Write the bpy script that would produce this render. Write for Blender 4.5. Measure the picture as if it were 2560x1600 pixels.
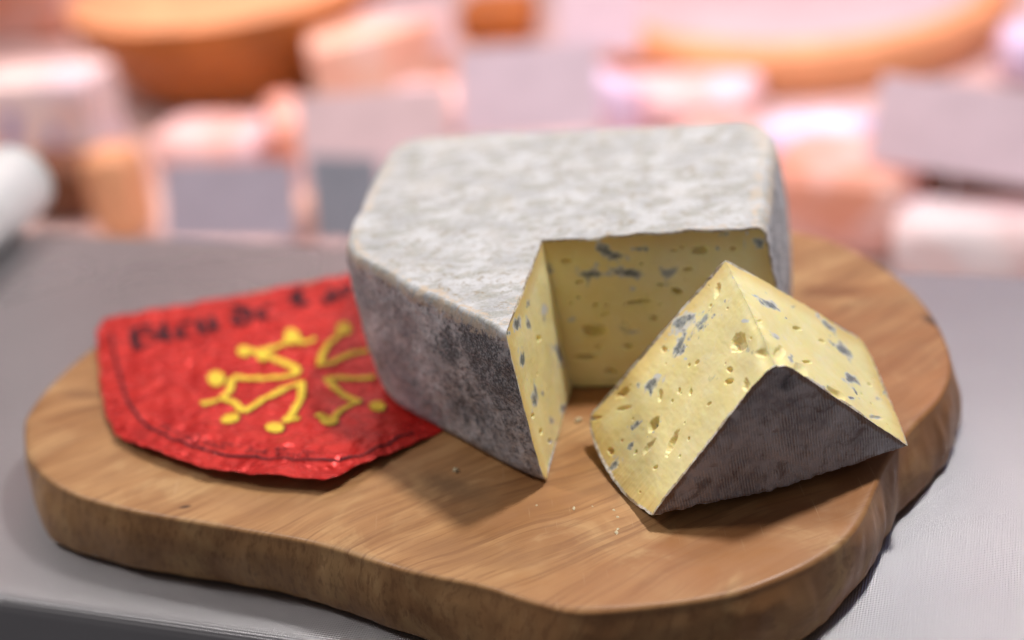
import bpy, bmesh, math, random
import numpy as np
from math import radians, sin, cos, pi
from mathutils import Vector, Matrix

sc = bpy.context.scene
for o in list(bpy.data.objects):
    bpy.data.objects.remove(o)

# ------------------------------------------------------------------ camera
PITCH, ROLL, LENS, CAM_H = radians(28), radians(7), 50.0, 0.42
R0 = np.array([1, 0, 0.0]); FWD = np.array([0, cos(PITCH), -sin(PITCH)]); U0 = np.array([0, sin(PITCH), cos(PITCH)])
RGT = R0 * cos(ROLL) - U0 * sin(ROLL)
UPV = U0 * cos(ROLL) + R0 * sin(ROLL)
CAM = np.array([0, 0, CAM_H]); FPX = LENS / 36 * 2560
cd = bpy.data.cameras.new('camera')
cam = bpy.data.objects.new('camera', cd); sc.collection.objects.link(cam)
cam.matrix_world = Matrix([[RGT[i], UPV[i], -FWD[i], CAM[i]] for i in range(3)] + [[0, 0, 0, 1]])
cd.lens = LENS; cd.sensor_width = 36; cd.clip_start = 0.02; cd.clip_end = 60
cd.dof.use_dof = True; cd.dof.focus_distance = 0.634; cd.dof.aperture_fstop = 2.3
sc.camera = cam

def at(px, py, z):
    """a point of the 2560x1600 photograph that lies at the known height z, in metres"""
    d = FWD + RGT * ((px - 1280) / FPX) + UPV * ((800 - py) / FPX)
    return CAM + d * ((z - CAM_H) / d[2])

# ------------------------------------------------------------------ world, lamps, exposure
w = bpy.data.worlds.new('World'); sc.world = w; w.use_nodes = True
bg = w.node_tree.nodes['Background']; bg.inputs[0].default_value = (0.92, 0.88, 0.93, 1); bg.inputs[1].default_value = 0.12
def area(name, loc, target, size, power, col, size_y=None):
    l = bpy.data.lights.new(name, 'AREA'); l.energy = power; l.color = col
    l.shape = 'RECTANGLE' if size_y else 'DISK'; l.size = size
    if size_y: l.size_y = size_y
    o = bpy.data.objects.new(name, l); sc.collection.objects.link(o)
    o.location = loc
    o.rotation_euler = (Vector(target) - Vector(loc)).to_track_quat('-Z', 'Y').to_euler()
    return o
area('ceiling_spot_light', (0.42, 0.88, 1.25), (0.04, 0.6, 0.08), 0.13, 15.5, (1.0, 0.98, 0.96))
area('ceiling_panel_light', (-1.0, 0.92, 1.2), (0.0, 0.6, 0.05), 0.3, 8.5, (1.0, 0.96, 0.95))
area('window_light', (1.5, 2.1, 1.75), (0.25, 0.5, 0.0), 0.8, 5.0, (0.24, 0.42, 1.0), 0.9)
for x_, y_, c_ in ((-0.6, 2.05, (1.0, 0.67, 0.59)), (0.65, 1.95, (1.0, 0.66, 0.65))):
    dl = area('display_lamp', (x_, y_, 1.0), (x_ + .02, y_ - .05, -0.30), 1.3, 5.4, c_, 0.3); dl.data.spread = radians(80)
area('added_wall_light', (-0.3, 2.7, 2.3), (-0.3, 3.6, 1.0), 2.4, 46, (1.0, 0.70, 0.68), 0.2)  # added lamp, brightens the unseen back wall so the counter reflects pink
sc.view_settings.view_transform = 'Standard'; sc.view_settings.look = 'None'
sc.view_settings.exposure = 0.03; sc.view_settings.gamma = 1.0; sc.view_settings.use_curve_mapping = False
sc.render.engine = 'CYCLES'
sc.cycles.use_denoising = True
sc.cycles.max_bounces = 8

# ------------------------------------------------------------------ helpers
def link(o, parent=None):
    sc.collection.objects.link(o)
    if parent is not None: o.parent = parent
    return o
def tag(o, label=None, cat=None, group=None, kind=None):
    if label: o['label'] = label
    if cat: o['category'] = cat
    if group: o['group'] = group
    if kind: o['kind'] = kind
    return o
def empty(name, loc):
    o = bpy.data.objects.new(name, None); o.location = loc; o.empty_display_size = 0.02
    return link(o)
def mesh_obj(name, V, F, mat, parent=None, smooth=True, attrs=None, origin=None):
    V = np.asarray(V, float)
    if parent is not None and origin is None: origin = parent.location
    if origin is not None: V = V - np.array(origin)
    me = bpy.data.meshes.new(name)
    me.from_pydata(V.tolist(), [], F if isinstance(F, list) else F.tolist()); me.update()
    if smooth: me.polygons.foreach_set('use_smooth', [True] * len(me.polygons))
    for k, a in (attrs or {}).items():
        a = np.asarray(a, float)
        if a.ndim == 1:
            at_ = me.attributes.new(k, 'FLOAT', 'POINT'); at_.data.foreach_set('value', a)
        else:
            at_ = me.attributes.new(k, 'FLOAT_VECTOR', 'POINT'); at_.data.foreach_set('vector', a.ravel())
    me.materials.append(mat)
    o = bpy.data.objects.new(name, me)
    if origin is not None and parent is None: o.location = origin
    return link(o, parent)
def grid_faces(n, m, off=0, wrap=False, flip=False):
    i = np.arange(n if wrap else n - 1)[:, None]; j = np.arange(m - 1)[None, :]
    a = i * m + j; b = ((i + 1) % n) * m + j
    q = np.stack([a, b, b + 1, a + 1], -1).reshape(-1, 4) + off
    return q[:, ::-1] if flip else q
_rng = np.random.default_rng(7)
_P = np.tile(_rng.permutation(256), 4)
_G = _rng.normal(size=(256, 3)); _G /= np.linalg.norm(_G, axis=1)[:, None]
def perlin(p):
    p = np.asarray(p, float); i = np.floor(p).astype(int); f = p - i; i &= 255
    s = f * f * f * (f * (f * 6 - 15) + 10)
    def g(dx, dy, dz):
        h = _P[(_P[(_P[(i[..., 0] + dx) & 255] + i[..., 1] + dy) & 255] + i[..., 2] + dz) & 255]
        return (_G[h] * (f - np.array([dx, dy, dz]))).sum(-1)
    def L(a, b, t): return a + (b - a) * t
    x = [[L(g(0, b, c), g(1, b, c), s[..., 0]) for b in (0, 1)] for c in (0, 1)]
    return L(L(x[0][0], x[0][1], s[..., 1]), L(x[1][0], x[1][1], s[..., 1]), s[..., 2]) * 1.5
def fbm(p, scale, octv=4, gain=0.5, off=0.0):
    p = np.asarray(p) * scale + off; a = 1.0; t = 0
    for k in range(octv):
        t = t + a * perlin(p); p = p * 2.03 + 17.1; a *= gain
    return t
def sstep(a, b, x):
    t = np.clip((x - a) / (b - a), 0, 1); return t * t * (3 - 2 * t)
def catmull(P, n, closed=False):
    P = np.asarray(P, float); N = len(P); out = []
    segs = N if closed else N - 1
    for k in range(segs):
        if closed: p0, p1, p2, p3 = P[(k - 1) % N], P[k], P[(k + 1) % N], P[(k + 2) % N]
        else: p0, p1, p2, p3 = P[max(k - 1, 0)], P[k], P[k + 1], P[min(k + 2, N - 1)]
        t = np.linspace(0, 1, n, endpoint=False)[:, None]
        out.append(0.5 * ((2 * p1) + (-p0 + p2) * t + (2 * p0 - 5 * p1 + 4 * p2 - p3) * t ** 2 + (-p0 + 3 * p1 - 3 * p2 + p3) * t ** 3))
    if not closed: out.append(P[-1:])
    return np.concatenate(out)
def chaikin(P, it=3, closed=False):
    P = np.asarray(P, float)
    for _ in range(it):
        Q = np.roll(P, -1, 0) if closed else P[1:]
        A = P if closed else P[:-1]
        N = np.stack([A * .75 + Q * .25, A * .25 + Q * .75], 1).reshape(-1, P.shape[1])
        P = N if closed else np.concatenate([P[:1], N, P[-1:]])
    return P
def resample(P, n, closed=False):
    P = np.asarray(P, float)
    if closed: P = np.concatenate([P, P[:1]])
    d = np.r_[0, np.cumsum(np.linalg.norm(np.diff(P, axis=0), axis=1))]
    t = np.linspace(0, d[-1], n, endpoint=not closed)
    return np.stack([np.interp(t, d, P[:, k]) for k in range(P.shape[1])], 1)

# node helper
class NT:
    def __init__(s, name):
        s.m = bpy.data.materials.new(name); s.m.use_nodes = True; s.t = s.m.node_tree
        s.b = s.t.nodes['Principled BSDF']
    def n(s, typ, ins=None, **kw):
        nd = s.t.nodes.new('ShaderNode' + typ)
        for k, v in kw.items(): setattr(nd, k, v)
        for k, v in (ins or {}).items(): s.set(nd.inputs[k], v)
        return nd
    def set(s, sock, v):
        if isinstance(v, bpy.types.NodeSocket): s.t.links.new(v, sock)
        else:
            if isinstance(v, tuple) and len(v) == 3 and sock.type == 'RGBA': v = (*v, 1)
            sock.default_value = v
    def p(s, **kw):
        for k, v in kw.items(): s.set(s.b.inputs[k.replace('_', ' ')], v)
    def math(s, op, a, b=0.0, c=0.0, clamp=False):
        nd = s.n('Math', {0: a, 1: b, 2: c}, operation=op, use_clamp=clamp); return nd.outputs[0]
    def mix(s, f, a, b, blend='MIX'):
        nd = s.n('Mix', data_type='RGBA', blend_type=blend)
        s.set(nd.inputs[0], f); s.set(nd.inputs[6], a); s.set(nd.inputs[7], b); return nd.outputs[2]
    def noise(s, vec, scale, detail=4, rough=0.55, dist=0.0):
        return s.n('TexNoise', {'Vector': vec, 'Scale': scale, 'Detail': detail, 'Roughness': rough, 'Distortion': dist}).outputs[0]
    def rng(s, v, a, b, c=0.0, d=1.0, smooth=True):
        nd = s.n('MapRange', {0: v, 1: a, 2: b, 3: c, 4: d}, interpolation_type='SMOOTHSTEP' if smooth else 'LINEAR'); return nd.outputs[0]
    def ramp(s, f, stops):
        nd = s.n('ValToRGB', {0: f}); e = nd.color_ramp.elements
        while len(e) < len(stops): e.new(0.5)
        for x, (pos, c) in zip(e, stops): x.position = pos; x.color = (*c, 1)
        return nd.outputs[0]
    def obj(s): return s.n('TexCoord').outputs['Object']
    def attr(s, nm, vec=False): return s.n('Attribute', attribute_name=nm).outputs['Vector' if vec else 'Fac']
    def mapping(s, vec, sc_=(1, 1, 1), rot=(0, 0, 0), loc=(0, 0, 0)):
        return s.n('Mapping', {'Vector': vec, 'Scale': sc_, 'Rotation': rot, 'Location': loc}).outputs[0]
    def bump(s, h, strength=0.5, dist=0.001, normal=None):
        nd = s.n('Bump', {'Strength': strength, 'Distance': dist, 'Height': h})
        if normal is not None: s.set(nd.inputs['Normal'], normal)
        return nd.outputs[0]
    def sep(s, v): return s.n('SeparateXYZ', {0: v}).outputs

# ------------------------------------------------------------------ materials
def mat_counter():
    t = NT('embossed_steel'); c = t.mapping(t.obj(), rot=(0, 0, radians(21.5)))
    x, y, z = t.sep(c)
    k = 2 * pi / 0.0017
    sx = t.math('SINE', t.math('MULTIPLY', t.math('ADD', x, y), k * .7071)); sy = t.math('SINE', t.math('MULTIPLY', t.math('SUBTRACT', x, y), k * .7071))
    h = t.math('MULTIPLY', sx, sy)
    nz = t.noise(t.obj(), 9, 5); sm = t.noise(t.obj(), 5, 2, .5)
    t.p(Base_Color=t.mix(t.rng(nz, .3, .7), (.41, .395, .40), (.44, .425, .43)), Metallic=0.72,
        Roughness=t.rng(sm, .35, .65, .27, .33), Normal=t.bump(h, .6, .00024))
    return t.m
def mat_wood():
    t = NT('board_wood'); c = t.obj()
    r = t.mapping(c, rot=(0, 0, radians(-28)))
    wrp = t.n('TexNoise', {'Vector': r, 'Scale': 5.0, 'Detail': 3}).outputs[1]
    rw = t.n('VectorMath', {0: r, 1: t.n('VectorMath', {0: wrp, 1: (.030, .060, .03)}, operation='MULTIPLY').outputs[0]}, operation='ADD').outputs[0]
    st = t.mapping(rw, sc_=(7, 60, 22))
    g1 = t.noise(st, 1.0, 6, .6)
    fine = t.noise(t.mapping(rw, sc_=(28, 420, 160)), 1.0, 4, .6)
    wv = t.n('TexWave', {'Vector': t.mapping(rw, sc_=(1, 9, 9)), 'Scale': 2.6, 'Distortion': 5.0, 'Detail': 3, 'Detail Scale': 1.2}, wave_type='BANDS', bands_direction='Y').outputs['Fac']
    pat = t.noise(c, 9, 4, .55, .4)
    pat2 = t.noise(c, 28, 5, .6, .6)
    col = t.ramp(g1, [(.32, (.27, .125, .046)), (.43, (.39, .195, .076)), (.56, (.47, .25, .102)), (.70, (.54, .31, .138))])
    col = t.mix(t.math('MULTIPLY', t.math('MULTIPLY', t.rng(wv, .7, .99), .38), t.rng(pat, .38, .62)), col, (.25, .12, .05))
    col = t.mix(t.rng(pat, .50, .66, 0, .65), col, (.32, .14, .048))
    col = t.mix(t.rng(pat2, .52, .68, 0, .42), col, (.62, .39, .175))
    col = t.mix(t.rng(fine, .50, .64, 0, .40), col, (.21, .09, .034))
    ln = t.noise(t.mapping(rw, sc_=(10, 330, 120)), 1.0, 3, .5); col = t.mix(t.rng(ln, .59, .66, 0, .36), col, (.17, .07, .026))
    # a few knots and stains, each with its own outline
    for (px, py, rx, ry, ang, c2, amt) in STAINS:
        P = at(px, py, BT)
        lx = t.mapping(c, loc=(-P[0], -P[1], 0)); lx = t.mapping(lx, rot=(0, 0, -ang)); lx = t.mapping(lx, sc_=(1 / rx, 1 / ry, 0))
        d = t.n('VectorMath', {0: lx}, operation='LENGTH').outputs['Value']
        d = t.math('ADD', d, t.math('MULTIPLY', t.math('SUBTRACT', pat2, .5), 2.2))
        col = t.mix(t.rng(d, 1.15, .35, 0, amt), col, c2)
    kn = t.noise(t.mapping(c, sc_=(900, 26, 1), rot=(0, 0, .5)), 1.0, 2, .5); kn2 = t.noise(t.mapping(c, sc_=(900, 22, 1), rot=(0, 0, -.9), loc=(4, 1, 0)), 1.0, 2, .5)
    scar = t.math('MAXIMUM', t.rng(kn, .70, .78), t.rng(kn2, .71, .79))
    col = t.mix(t.math('MULTIPLY', scar, .35), col, (.66, .45, .26))
    pore = t.noise(t.mapping(rw, sc_=(60, 700, 300)), 1.0, 2)
    h = t.math('ADD', t.math('MULTIPLY', fine, .5), t.math('MULTIPLY', pat2, .7))
    t.p(Base_Color=col, Roughness=t.rng(pat2, .3, .7, .36, .56), Specular_IOR_Level=.45, Normal=t.bump(h, .22, .0006))
    return t.m
def mat_paste():
    t = NT('yellow_paste'); c = t.obj()
    n1 = t.noise(c, 55, 4, .6); n2 = t.noise(c, 420, 4, .62); n3 = t.noise(c, 160, 5, .65, .8)
    col = t.mix(t.rng(n1, .3, .72), (.87, .75, .33), (.91, .81, .44))
    col = t.mix(t.rng(n3, .5, .75, 0, .5), col, (.92, .85, .58))
    edge = t.attr('edge')
    col = t.mix(t.math('MULTIPLY', edge, .75), col, (.78, .55, .19))
    mw = t.attr('white'); mb = t.attr('mould')
    fw = t.rng(t.math('ADD', mw, t.math('MULTIPLY', t.math('SUBTRACT', n3, .5), 1.3)), .25, .62)
    col = t.mix(fw, col, (.66, .66, .64))
    green = t.rng(t.math('ADD', mb, t.math('MULTIPLY', t.math('SUBTRACT', n1, .5), .8)), .08, .6, 0, .45)
    col = t.mix(green, col, (.46, .47, .28))
    fb = t.rng(t.math('ADD', mb, t.math('MULTIPLY', t.math('SUBTRACT', n3, .5), 2.3)), .36, .72)
    fd = t.rng(t.math('ADD', mb, t.math('MULTIPLY', t.math('SUBTRACT', n2, .5), 2.6)), .55, 1.1)
    col = t.mix(t.math('MULTIPLY', fb, .80), col, (.36, .38, .385))
    col = t.mix(t.math('MULTIPLY', fd, .70), col, (.085, .10, .11))
    col = t.mix(t.rng(t.math('ADD', t.attr('rim'), t.math('MULTIPLY', t.math('SUBTRACT', n2, .5), 1.4)), .35, .7, 0, .85), col, t.mix(t.rng(n3, .42, .58), (.36, .26, .19), (.72, .66, .60)))
    h = t.math('ADD', t.math('MULTIPLY', n3, 1.0), t.math('MULTIPLY', n2, .35))
    t.p(Base_Color=col, Roughness=.52, Specular_IOR_Level=.4, Normal=t.bump(h, .16, .0003), Subsurface_Weight=.5, Subsurface_Scale=.005, Subsurface_Radius=(1.0, .6, .2))
    return t.m
def mat_rind():
    t = NT('mould_rind'); c = t.obj()
    n1 = t.noise(c, 46, 5, .62); n2 = t.noise(c, 190, 5, .68, .5); n3 = t.noise(c, 750, 4, .7); n4 = t.noise(c, 26, 3)
    sp = t.noise(t.mapping(c, loc=(3, 1, 2)), 170, 4, .72, 1.0)
    sp2 = t.noise(t.mapping(c, loc=(7, 2, 4)), 420, 3, .65, .6)
    # top: chalk white with grey, tan and olive blotches
    top = t.mix(t.rng(n1, .36, .64), (.44, .44, .435), (.60, .60, .597))
    gg = t.noise(t.mapping(c, loc=(1, 9, 3), sc_=(1, 1.6, 1)), 85, 5, .66, .4)
    top = t.mix(t.rng(gg, .47, .60, 0, .8), top, (.375, .37, .325)); top = t.mix(t.rng(n2, .56, .66, 0, .4), top, (.50, .46, .39))
    top = t.mix(t.rng(sp, .56, .63, 0, .8), top, (.30, .25, .175))
    top = t.mix(t.rng(sp2, .58, .66, 0, .5), top, (.38, .32, .25))
    top = t.mix(t.rng(n4, .52, .75, 0, .45), top, (.64, .60, .55))
    # side: mauve grey with charcoal fur
    side = t.mix(t.rng(n1, .36, .64), (.34, .335, .36), (.64, .63, .65))
    side = t.mix(t.rng(n2, .54, .76, 0, .75), side, (.12, .115, .135))
    side = t.mix(t.rng(sp, .58, .72, 0, .65), side, (.66, .645, .64))
    fs = t.noise(t.mapping(c, loc=(5, 3, 8)), 330, 4, .7, .4)
    side = t.mix(t.rng(fs, .53, .62, 0, .7), side, (.07, .07, .085)); side = t.mix(t.rng(fs, .45, .36, 0, .55), side, (.70, .69, .70))
    dk = t.attr('dark')
    fdk = t.rng(t.math('ADD', dk, t.math('MULTIPLY', t.math('SUBTRACT', n2, .5), 1.6)), .28, .75)
    side = t.mix(t.math('MULTIPLY', fdk, .88), side, t.mix(t.rng(n3, .42, .62), (.028, .032, .042), (.24, .24, .26)))
    sd = t.attr('side')
    f = t.rng(t.math('ADD', sd, t.math('MULTIPLY', t.math('SUBTRACT', n2, .5), .7)), .30, .72)
    col = t.mix(f, top, side)
    crust = t.attr('crust')
    fc = t.rng(t.math('ADD', crust, t.math('MULTIPLY', t.math('SUBTRACT', sp, .5), 3.4)), .55, .95, 0, .7)
    col = t.mix(fc, col, t.mix(t.rng(n3, .4, .6), (.70, .60, .47), (.55, .40, .27)))
    col = t.mix(t.rng(n3, .52, .70, 0, .30), col, (.75, .73, .71))
    col = t.mix(t.rng(n3, .48, .30, 0, .30), col, (.16, .15, .14))
    h = t.math('ADD', t.math('MULTIPLY', n2, 1.0), t.math('MULTIPLY', n3, .55))
    t.p(Base_Color=col, Roughness=.9, Specular_IOR_Level=.15, Normal=t.bump(h, t.rng(sd, 0, 1, .26, .9), .0011), Sheen_Weight=.15, Sheen_Roughness=.6)
    return t.m
def mat_ridged():
    t = NT('ridged_rind'); c = t.obj(); uv = t.attr('ruv', True)
    x, y, z = t.sep(uv)
    n1 = t.noise(c, 45, 5, .6); n2 = t.noise(c, 140, 5, .65, .5); n3 = t.noise(c, 700, 3, .65)
    xx = t.math('ADD', t.math('MULTIPLY', x, 2 * pi / .00135), t.math('MULTIPLY', n1, 5.0))
    wv = t.math('MULTIPLY_ADD', t.math('SINE', xx), .5, .5)
    brk = t.rng(n2, .36, .56)
    ridge = t.math('MULTIPLY', wv, brk)
    col = t.mix(t.rng(n1, .38, .62), (.30, .265, .28), (.56, .52, .54))
    col = t.mix(t.rng(n2, .5, .72, 0, .6), col, (.27, .17, .135))
    col = t.mix(t.math('MULTIPLY', ridge, .55), col, (.78, .75, .77))
    dust = t.noise(t.mapping(c, loc=(2, 5, 1)), 75, 5, .7, .8)
    col = t.mix(t.rng(dust, .54, .68, 0, .6), col, (.66, .64, .67)); col = t.mix(t.rng(dust, .46, .34, 0, .55), col, (.20, .14, .12))
    dk = t.attr('dark')
    col = t.mix(t.rng(t.math('ADD', dk, t.math('MULTIPLY', t.math('SUBTRACT', n2, .5), 1.2)), .3, .75, 0, .85), col, (.055, .055, .072))
    ed = t.attr('crust')
    col = t.mix(t.rng(t.math('ADD', ed, t.math('MULTIPLY', t.math('SUBTRACT', n2, .5), 1.6)), .35, .8, 0, .7), col, (.30, .17, .10))
    wh = t.attr('white')
    col = t.mix(t.rng(t.math('ADD', wh, t.math('MULTIPLY', t.math('SUBTRACT', n2, .5), 1.2)), .3, .7, 0, .8), col, (.62, .60, .62))
    col = t.mix(t.rng(n3, .55, .72, 0, .3), col, (.5, .46, .47))
    h = t.math('ADD', t.math('MULTIPLY', ridge, .8), t.math('ADD', n2, t.math('MULTIPLY', n3, .4)))
    t.p(Base_Color=col, Roughness=.85, Specular_IOR_Level=.2, Normal=t.bump(h, .8, .0009))
    return t.m
def mat_foil(name='red_foil', ca=(.54, .014, .011), cb=(.66, .032, .022), cc=(.70, .10, .07), cd_=(.70, .13, .10)):
    t = NT(name); c = t.obj()
    n1 = t.noise(c, 60, 5, .6, .6); n2 = t.noise(c, 240, 4, .6, 1.0); n3 = t.noise(c, 22, 4, .6)
    col = t.mix(t.rng(n1, .3, .7), ca, cb)
    col = t.mix(t.rng(n2, .60, .72, 0, .45), col, cc)
    col = t.mix(t.rng(n3, .6, .72, 0, .3), col, cd_)
    r1 = t.math('ABSOLUTE', t.math('SUBTRACT', t.noise(c, 34, 3, .5, 1.2), .5)); r2 = t.math('ABSOLUTE', t.math('SUBTRACT', t.noise(c, 120, 3, .5, .9), .5))
    h = t.math('ADD', t.math('MULTIPLY', r1, -1.6), t.math('ADD', t.math('MULTIPLY', r2, -.18), t.math('MULTIPLY', n1, .3)))
    t.p(Base_Color=col, Metallic=.38, Roughness=t.rng(n1, .35, .7, .22, .36), Specular_IOR_Level=.45, Normal=t.bump(h, 1.0, .0036), Coat_Weight=.10, Coat_Roughness=.08)
    return t.m
def mat_plain(name, col, rough=.6, var=.12, scale=60, bump=.15, spec=.4, metal=0.0, coat=0.0, sss=0.0):
    t = NT(name); c = t.obj(); n = t.noise(c, scale, 4, .6); n2 = t.noise(c, scale * .22, 3, .5)
    d = tuple(max(0, v * (1 - var * 1.6)) for v in col); l = tuple(min(1, v * (1 + var)) for v in col)
    cc = t.mix(t.rng(n, .3, .7), d, l); cc = t.mix(t.rng(n2, .4, .7, 0, .5), cc, d)
    t.p(Base_Color=cc, Roughness=rough, Specular_IOR_Level=spec, Metallic=metal, Normal=t.bump(n, bump, .001), Coat_Weight=coat, Coat_Roughness=.15)
    if sss: t.p(Subsurface_Weight=sss, Subsurface_Scale=.01)
    return t.m

BT = 0.038                                            # board top
STAINS = [(2150, 1000, .09, .13, .2, (.34, .135, .045), .7), (1750, 1420, .10, .03, .2, (.38, .165, .06), .55), (700, 1250, .05, .012, -.3, (.36, .18, .075), .5), (1150, 1380, .05, .008, -.4, (.33, .16, .065), .5), (2050, 730, .022, .010, -.2, (.22, .09, .03), .75), (2180, 1150, .03, .012, .5, (.27, .105, .035), .7),
          (1120, 1215, .028, .012, -.62, (.23, .125, .055), .8), (200, 985, .016, .006, -.35, (.25, .12, .05), .7),
          (1900, 1400, .05, .012, .25, (.40, .175, .065), .6), (462, 1267, .0035, .0015, 0, (.06, .03, .015), .95),
          (1480, 1020, .03, .03, .2, (.33, .14, .05), .6), (2330, 800, .004, .008, .4, (.08, .04, .02), .9),
          (1850, 1330, .06, .010, .22, (.30, .12, .04), .55)]
M_COUNTER = mat_counter(); M_WOOD = mat_wood(); M_PASTE = mat_paste(); M_RIND = mat_rind(); M_RIDGE = mat_ridged(); M_FOIL = mat_foil()

# ------------------------------------------------------------------ counter and display (the setting)
YAW = radians(-21.5)
ex = np.array([cos(YAW), sin(YAW), 0]); ey = np.array([-sin(YAW), cos(YAW), 0])
f0 = at(0, 1487, 0); b0 = at(870, 612, 0)
DEPTH = float((b0 - f0) @ ey)
def counter():
    # cross-section from the apron up over the rolled front edge to the back drop
    prof = [(-0.004, -0.30), (-0.004, -0.012)]
    for k in range(9):
        a = pi - k * (pi / 2) / 8
        prof.append((0.004 + 0.008 * cos(a), -0.008 + 0.008 * sin(a)))
    n = 60
    for k in range(1, n + 1): prof.append((0.004 + (DEPTH - 0.010) * k / n, 0.0))
    for k in range(1, 7):
        a = pi / 2 - k * (pi / 2) / 6
        prof.append((DEPTH - 0.006 + 0.006 * cos(a), -0.006 + 0.006 * sin(a)))
    prof.append((DEPTH, -0.36))
    xs = np.linspace(-0.9, 1.1, 41); V = []
    for x in xs:
        for (d, z) in prof: V.append(f0 + ex * x + ey * d + np.array([0, 0, z]))
    o = mesh_obj('counter', V, grid_faces(len(xs), len(prof)), M_COUNTER)
    tag(o, kind='structure')
counter()
ZS = -0.30
def display_shelf():
    m = mat_plain('display_base', (.68, .56, .54), .35, .12, 8, .05, .5)
    d0 = f0 + ey * (DEPTH + 0.004)
    V = [d0 + ex * x + ey * y + np.array([0, 0, ZS - f0[2]]) for x in np.linspace(-2.4, 2.6, 13) for y in np.linspace(0, 2.6, 13)]
    tag(mesh_obj('display_shelf', V, grid_faces(13, 13), m), kind='structure')
    V = [d0 + ex * x + ey * 2.6 + np.array([0, 0, z]) for x in np.linspace(-2.4, 2.6, 13) for z in (ZS, 2.4)]
    tag(mesh_obj('display_back_wall', V, grid_faces(13, 2), mat_plain('display_wall', (.74, .60, .58), .5, .08, 6, .03)), kind='structure')  # out of view, carried up high to give the counter a pink reflection
display_shelf()

# ------------------------------------------------------------------ wooden board
BOARD = [  # outline of the top face, then of the foot, both in photograph pixels
    ((58, 1075), (106, 1305)), ((74, 1155), (122, 1342)), ((159, 1225), (175, 1384)), ((317, 1274), (330, 1430)), ((582, 1321), (600, 1474)),
    ((793, 1360), (793, 1516)), ((1005, 1424), (985, 1583)), ((1200, 1465), (1180, 1655)), ((1320, 1503), (1320, 1705)), ((1439, 1530), (1440, 1735)), ((1600, 1520), (1610, 1725)),
    ((1809, 1490), (1820, 1690)), ((1930, 1452), (1945, 1640)), ((2035, 1404), (2050, 1580)), ((2112, 1350), (2120, 1512)), ((2160, 1290), (2179, 1432)), ((2192, 1215), (2211, 1363)),
    ((2228, 1140), (2262, 1285)), ((2290, 1062), (2345, 1200)), ((2352, 995), (2388, 1120)), ((2380, 925), (2398, 1040)), ((2366, 850), None), ((2318, 765), None), ((2235, 684), None),
    ((2110, 612), None), ((1980, 577), None), ((1800, 560), None), ((1550, 570), None), ((1250, 610), None), ((1000, 660), None),
    ((783, 698), None), ((620, 730), None), ((423, 775), None), ((300, 825), None), ((212, 882), None), ((130, 955), None), ((72, 1025), (100, 1210))]
def board():
    top = np.array([at(*a, BT)[:2] for a, b in BOARD])
    foot = []
    cen = top.mean(0)
    for (a, b), t_ in zip(BOARD, top):
        foot.append(at(*b, 0.0)[:2] if b else t_ + (cen - t_) / np.linalg.norm(cen - t_) * 0.004)
    T = catmull(top, 14, True); Fo = catmull(np.array(foot), 14, True); N = len(T)
    nrm = np.roll(T, -1, 0) - np.roll(T, 1, 0); nrm = np.stack([nrm[:, 1], -nrm[:, 0]], 1); nrm /= np.linalg.norm(nrm, axis=1)[:, None]
    if (nrm * (T - cen)).sum(1).mean() < 0: nrm = -nrm
    rows = []
    r = 0.0028
    # top cap rings
    for s in np.linspace(0.02, 1, 70) ** 0.8:
        q = cen + (T - nrm * r - cen) * s
        z = BT + 0 * q[:, 0] + 0.0005 * fbm(np.c_[q, 0 * q[:, 0]], 14, 3) * (s)
        rows.append(np.c_[q, z])
    for k in range(1, 6):
        a = k * (pi / 2) / 5
        q = T - nrm * r * (1 - sin(a)); rows.append(np.c_[q, np.full(N, BT - r * (1 - cos(a)))])
    for k in range(1, 26):
        s = k / 25.0
        q = T + (Fo - T) * s ** 1.0 + nrm * (0.0022 * sin(pi * s))
        z = (BT - r) * (1 - s) + 0.0008 * s
        p3 = np.c_[q, np.full(N, z)]
        # hewn edge: shallow chisel facets and dents
        f = 0.0011 * fbm(p3 * np.array([1, 1, .45]), 34, 3) + 0.0009 * np.abs(fbm(p3 * np.array([1, 1, .3]), 70, 2, off=5))
        gx = sstep(.10, .19, q[:, 0]) * sstep(.66, .56, q[:, 1])
        f = f - gx * 0.0020 * np.abs(fbm(p3 * np.array([1, 1, .2]), 45, 2, off=9))
        q = q + nrm * (f * sstep(0, .25, s))[:, None]
        if s > .88: q = q - nrm * 0.004 * ((s - .88) / .12) ** 2
        rows.append(np.c_[q, np.full(N, z)])
    rows.append(np.c_[cen + (Fo - cen) * .5, np.full(N, .0008)])
    V = np.stack(rows, 1).reshape(-1, 3); m = len(rows)
    Fc = grid_faces(N, m, wrap=True).tolist()
    V = np.concatenate([V, [[*cen, BT]]]); c0 = len(V) - 1
    Fc += [[c0, i * m, ((i + 1) % N) * m] for i in range(N)]
    # make normals face outwards
    o = mesh_obj('cutting_board', V, Fc, M_WOOD)
    bm = bmesh.new(); bm.from_mesh(o.data); bmesh.ops.recalc_face_normals(bm, faces=bm.faces); bm.to_mesh(o.data); bm.free()
    tag(o, 'thick rounded wooden board with live edge, under the cut blue cheese', 'cutting board')
board()

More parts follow.
